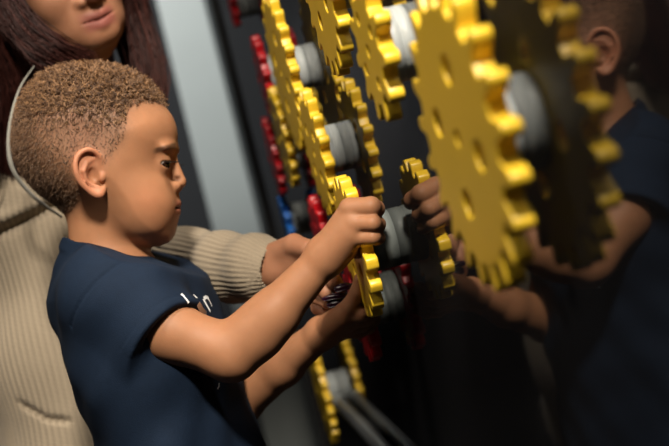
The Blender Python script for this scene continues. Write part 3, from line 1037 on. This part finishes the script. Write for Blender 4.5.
# long almond nails
for (bx, by, bz), (tx, ty, tz), w_ in (((334, 289.3, 1.226), (357, 285.0, 1.222), .0044), ((322, 298.8, 1.238), (349, 294.8, 1.228), .0036), ((327, 304.6, 1.240), (351, 301.5, 1.232), .0046), ((333, 315.6, 1.262), (352, 312, 1.255), .0040)):
    a = Q(bx, by, bz); e = Q(tx, ty, tz); ax = e - a; L = np.linalg.norm(ax); ax /= L
    nn = np.array([0.10, 0.45, -0.9]); nn -= ax * (nn @ ax); nn /= np.linalg.norm(nn)
    sd = np.cross(ax, nn)
    vs_, fs_ = [], []
    NL, NW = 14, 9
    for lay in (0, 1):
        for i in range(NL):
            t = i / (NL - 1)
            hw = w_ * (math.sin(min(1, t * 5 + 0.25) * math.pi / 2)) * (1 - max(0, (t - 0.45) / 0.55) ** 2.2 * 0.93)
            for j in range(NW):
                u_ = j / (NW - 1) * 2 - 1
                vs_.append(a + ax * L * t + sd * hw * u_ + nn * ((0.0026 * (1 - u_ * u_) * (hw / w_)) + 0.0018 * math.sin(t * math.pi) - (0.0009 if lay else 0)))
    for lay in (0, 1):
        for i in range(NL - 1):
            for j in range(NW - 1):
                o = lay * NL * NW + i * NW + j
                q4 = [o, o + 1, o + NW + 1, o + NW]
                fs_.append(q4 if lay == 0 else q4[::-1])
    per = [(0, j) for j in range(NW)] + [(i, NW - 1) for i in range(1, NL)] + [(NL - 1, j) for j in range(NW - 2, -1, -1)] + [(i, 0) for i in range(NL - 2, 0, -1)]
    for (i, j), (i2, j2) in zip(per, per[1:] + per[:1]):
        fs_.append([i * NW + j, i2 * NW + j2, NL * NW + i2 * NW + j2, NL * NW + i * NW + j])
    mesh_np('fingernail', to_world(np.array(vs_)), fs_, M_NAIL, woman)['label'] = 'long dark plum fingernail'

# sweater
def sweater(p):
    d = cone(p, W_SHL, W_SHR, .070, .078)
    pz = p.copy(); pz[:, 2] = 1.64 + (p[:, 2] - 1.64) * 0.8
    d = smin(d, chain(pz, [Q(50, 250, 1.64), Q(72, 340, 1.64), Q(110, 470, 1.64), W_HIP], [.125, .125, .135, .14], .03), .05)
    d = smin(d, chain(p, [W_SHR, Q(-28, 330, 1.60), Q(0, 420, 1.62)], [.074, .060, .055], .02), .03)
    # left sleeve reaching past the boy
    arm = [W_SHL, Q(160, 259, 1.46), Q(248, 269, 1.345), Q(271, 270, 1.322)]
    s = chain(p, arm, [.066, .0435, .0345, .0305], .015)
    ax = arm[3] - arm[2]; ax /= np.linalg.norm(ax)
    t = (p - arm[3].astype(f32)) @ ax.astype(f32)
    s = smax(s, t - .014, .003)
    s = smax(s, -smax(cone(p, arm[2], arm[3] + ax * .03, .030, .0265), -(t + .02), .003), .002)
    along = (p - arm[1].astype(f32)) @ ((arm[2] - arm[1]) / np.linalg.norm(arm[2] - arm[1])).astype(f32)
    fold = np.sin((along * 95 + p[:, 1] * 40 + 2.0 * noise3(p, 25, 31))) * .0030 * np.clip((p[:, 0] + .22) / .06, 0, 1)
    d = smin(d, s + fold, .015)
    # neck opening and fold-over collar
    nk = cone(p, wl(0, .0, -.085), Q(40, 165, 1.60), .058, .066)
    d = smax(d, -nk, .004)
    ring_c = Q(36, 178, 1.60); nd = np.array([-.20, .93, -.30]); nd /= np.linalg.norm(nd)
    q = p - ring_c.astype(f32); h = q @ nd.astype(f32)
    r = np.linalg.norm(q - h[:, None] * nd.astype(f32), axis=1)
    ring = np.sqrt((r - .082) ** 2 + np.maximum(np.abs(h + .005) - .016, 0) ** 2) - .011
    d = smin(d, ring, .006)
    # big soft folds
    d = d - .004 * noise3(p, 22, 21) - .0022 * noise3(p * np.array([1, .4, 1]), 60, 22)
    sx, sy = pix(p)
    ln = sy - (236 - 0.40 * (sx + 10) - 0.0012 * (sx + 10) ** 2)
    near = (p[:, 2] < 1.66) * np.clip((75 - sx) / 12, 0, 1)
    d = d + near * (.013 * np.exp(-(ln / 6.0) ** 2) - .012 * np.exp(-((ln + 16) / 14) ** 2))
    l2 = sy - (404 + 15 * np.clip((sx - 22) / 26, -1, 1) + 0.10 * np.maximum(sx - 48, 0))
    d = d + near * (sx > 8) * .006 * np.exp(-(l2 / 3.5) ** 2) * np.clip((sx - 15) / 12, 0, 1)
    cut = (p - W_HIP.astype(f32)) @ DOWN.astype(f32)
    d = smax(d, cut - .02, .004)
    return d.astype(f32)


KV, KF = mesh_sdf(sweater, np.array([-0.78, -0.66, 1.27]), np.array([-0.06, 0.14, 1.95]), 0.0019)
Kn = grad(sweater, KV)
# ribs run down the body and along the sleeve
arm0, arm1 = Q(120, 240, 1.53), Q(266, 270, 1.328)
aa = (arm1 - arm0) / np.linalg.norm(arm1 - arm0)
ta = np.clip((KV - arm0) @ aa, 0, 1)
rv = KV - arm0 - ((KV - arm0) @ aa)[:, None] * aa
e1 = np.cross(aa, [0, 0, 1.0]); e1 /= np.linalg.norm(e1); e2 = np.cross(aa, e1)
u_arm = np.arctan2(rv @ e2, rv @ e1) * 44 + 1.2 * noise3(KV, 60, 41)
side_ = np.array([math.cos(RHO), math.sin(RHO), 0])
bod = KV - Q(60, 340, 1.64)
u_bod = np.arctan2(bod @ side_, -(bod[:, 2])) * .125 * 2 * math.pi / .0066 + 0.9 * noise3(KV, 45, 42)
isarm = (np.linalg.norm(rv, axis=1) < .056) & ((KV - arm0) @ aa > 0.01)
rib = np.where(isarm, np.cos(u_arm), np.cos(u_bod))
knit = np.sin(KV @ np.array([140, 950, 0.0]) * 1.2)
KV2 = KV + Kn * (rib * .0008 * (1 + .35 * noise3(KV, 120, 43)) + knit * .00022)[:, None]
kc = np.array([0.27, 0.220, 0.158]) * (1 + 0.10 * rib[:, None])
sw_o = mesh_np('sweater', to_world(KV2), KF, M_KNIT, woman, np.clip(kc, 0, 1))
# thin pale tube that curves round behind the boy's head
cp = catmull([Q(34, 66, 1.39), Q(20, 88, 1.375), Q(11, 118, 1.36), Q(8.5, 148, 1.355), Q(14, 172, 1.36), Q(30, 193, 1.38), Q(47, 207, 1.395), Q(62, 217, 1.41)], 8)
cv_, cf_ = tubes(cp[None], np.interp(np.linspace(0, 1, len(cp)), [0, .2, .5, .8, 1], [.0006, .0016, .0028, .0022, .0014])[None], 10)
o_ = mesh_np('pale_tube', to_world(cv_), cf_, simple('pale_matte', (0.24, 0.23, 0.20), 0.9, noise=0.1, nscale=200, bump=0.4), sw_o)
o_['label'] = 'thin pale tube curving behind the boy'

# trousers, kneeling below the picture
def trousers(p):
    o = None
    sidev = np.array([0.35, 0.1, 0.93]); sidev /= np.linalg.norm(sidev)
    for sg in (-1, 1):
        hp = W_HIP + sidev * .085 * sg
        drop = (to_world(hp)[2] - .075)
        kn = hp + DOWN * drop + np.array([.10, .03, 0])
        an = kn + np.array([-.36, -.09, .05])
        l = chain(p, [hp, kn, an], [.105, .070, .048], .03)
        l = smin(l, cone(p, an, an + np.array([-.10, -.02, .01]), .045, .035), .02)
        o = l if o is None else smin(o, l, .02)
    return o


TV, TF = mesh_sdf(trousers, W_HIP - np.array([.85, .75, .4]), W_HIP + np.array([.45, .25, .4]), 0.006)
mesh_np('trousers', to_world(TV), TF, M_JEAN, woman)

# long hair: a solid under-layer and thousands of strands
def hair_mass(p):
    l = ((p - MO.astype(f32)) @ WB.T.astype(f32)).astype(f32)
    h = ell(l, (0, .118, -.118), (.083, .098, .094))
    h = smax(h, -ell(l, (0, .030, -.010), (.060, .095, .075)), .01)
    h = smin(h, chain(p, [wl(-.072, .11, -.10), wl(-.078, .03, -.095), Q(18, 60, 1.55), Q(22, 150, 1.56), Q(8, 175, 1.55)], [.030, .030, .034, .036, .018], .02), .02)
    h = smin(h, chain(p, [wl(.068, .11, -.09), wl(.066, .03, -.085), Q(132, 40, 1.60), Q(143, 95, 1.57), Q(150, 150, 1.56)], [.028, .022, .020, .024, .018], .02), .02)
    h = smin(h, chain(p, [wl(0, .06, -.17), Q(70, 60, 1.70), Q(85, 160, 1.70)], [.06, .06, .05], .02), .02)
    return h.astype(f32)


MV, MF = mesh_sdf(hair_mass, np.array([-0.52, 0.02, 1.38]), np.array([-0.02, 0.60, 1.85]), 0.005)
hc0 = np.tile(np.array([0.020, 0.008, 0.007]), (len(MV), 1))
NS, SS = 2600, 16


def bundle(n, ctrl, spread, rr):
    """strands along a chain of (px, py, z) with their own spread in metres at each station"""
    C_ = np.array([Q(*c) for c in ctrl]); sp = np.array(spread)
    tt_ = np.linspace(0, len(C_) - 1, SS)
    out = np.zeros((n, SS, 3))
    off = rng.normal(size=(n, 3)); off /= np.linalg.norm(off, axis=1, keepdims=True); off *= rng.uniform(0, 1, (n, 1)) ** 0.4
    off[:, 2] = -np.abs(off[:, 2]) * 0.9 + 0.1
    ph = rng.uniform(0, 6.28, (n, 3)); fq = rng.uniform(0.5, 1.3, (n, 3))
    cl = rng.integers(0, 26, n); clo = rng.normal(0, .35, (26, 3))
    off = 0.72 * off + 0.5 * clo[cl]
    big = catmull(C_, 24); bt = np.linspace(0, len(C_) - 1, len(big))
    for i, t in enumerate(tt_):
        c = np.array([np.interp(t, bt, big[:, k]) for k in range(3)])
        s_ = np.array([np.interp(t, np.arange(len(C_)), sp[:, k]) for k in range(3)])
        out[:, i] = c + off * s_ + 0.0035 * np.sin(ph + fq * t * 2.2)
    return out, np.tile(np.interp(np.linspace(0, 1, SS), [0, .8, 1], [rr, rr, rr * .3]), (n, 1))


B1 = bundle(1300, [(40, -60, 1.46), (6, -20, 1.47), (4, 40, 1.48), (22, 90, 1.50), (14, 165, 1.52)], [(.03, .03, .03), (.045, .03, .04), (.050, .03, .045), (.046, .03, .04), (.03, .03, .03)], .00075)
B2 = bundle(700, [(-8, -60, 1.44), (3, -6, 1.425), (24, 30, 1.42), (52, 53, 1.42), (90, 72, 1.45)], [(.02, .02, .02), (.025, .025, .02), (.022, .025, .02), (.02, .028, .02), (.02, .03, .02)], .00075)
B3 = bundle(900, [(108, -70, 1.50), (128, -20, 1.56), (138, 25, 1.575), (148, 65, 1.56), (154, 108, 1.55), (150, 150, 1.55)], [(.02, .02, .02), (.018, .02, .025), (.022, .02, .03), (.024, .02, .03), (.016, .02, .03), (.012, .02, .02)], .00075)
AV, AF, AC, base = [MV], [MF], [hc0], len(MV)
B4 = bundle(1100, [(0, -70, 1.48), (-30, -10, 1.48), (-42, 80, 1.47), (-40, 170, 1.46), (-34, 250, 1.46)], [(.03, .03, .03), (.05, .03, .05), (.055, .03, .055), (.05, .03, .05), (.03, .03, .03)], .00075)
for (pp, rr) in (B1, B2, B3, B4):
    v, f_ = tubes(pp, rr, 3)
    AV.append(v); AF.append(f_ + base); base += len(v)
    hu = rng.uniform(0, 1, len(pp))[:, None] ** 2
    AC.append(np.repeat((1 - hu) * np.array([.020, .0065, .0055]) + hu * np.array([.080, .024, .018]), SS * 3, 0))
mesh_np('hair', to_world(np.vstack(AV)), np.vstack(AF), M_HAIR_W, woman, np.vstack(AC))

def area(name, loc, target, size, power, col, spread=180):
    l = bpy.data.lights.new(name, 'AREA'); l.shape = 'DISK'; l.size = size; l.energy = power; l.color = col
    l.spread = math.radians(spread)
    o = bpy.data.objects.new(name, l); COL.objects.link(o)
    o.location = loc
    o.rotation_euler = (Vector(target) - Vector(loc)).to_track_quat('-Z', 'Y').to_euler()
    return o


def spot(name, loc, target, size, blend, power, col, soft):
    l = bpy.data.lights.new(name, 'SPOT'); l.spot_size = math.radians(size); l.spot_blend = blend; l.energy = power; l.color = col
    l.shadow_soft_size = soft
    o = bpy.data.objects.new(name, l); COL.objects.link(o)
    o.location = loc
    o.rotation_euler = (Vector(target) - Vector(loc)).to_track_quat('-Z', 'Y').to_euler()


spot('key_lamp', (-0.14, -0.38, 2.2), (-0.07, 1.13, 0.95), 40, 0.8, 300, (1.0, 0.90, 0.76), 0.12)
spot('ceiling_lamp', (0.32, 0.75, 2.85), (-0.25, 1.2, 1.0), 40, 0.7, 150, (1.0, 0.92, 0.80), 0.10)
area('side_lamp', (-1.3, 0.45, 2.25), (-0.05, 1.1, 0.85), 0.6, 5.0, (1.0, 0.88, 0.74), 120)
spot('far_lamp', (-1.1, 2.9, 3.0), (-0.15, 4.6, 1.75), 40, 0.8, 300, (1.0, 0.99, 0.95), 0.1)
spot('back_wall_fill', (-1.0, 3.5, 2.9), (-0.95, 5.2, 1.45), 34, 1.0, 260, (1.0, 0.98, 0.95), 0.1)  # added unseen spot, lifts the back wall so the panel reflects grey
wd = bpy.data.worlds.new('world'); scene.world = wd; wd.use_nodes = True
wd.node_tree.nodes['Background'].inputs['Color'].default_value = (0.5, 0.55, 0.6, 1)
wd.node_tree.nodes['Background'].inputs['Strength'].default_value = 0.012
vs = scene.view_settings
vs.view_transform = 'Standard'; vs.look = 'None'; vs.gamma = 1.0; vs.use_curve_mapping = False
vs.exposure = 0.0
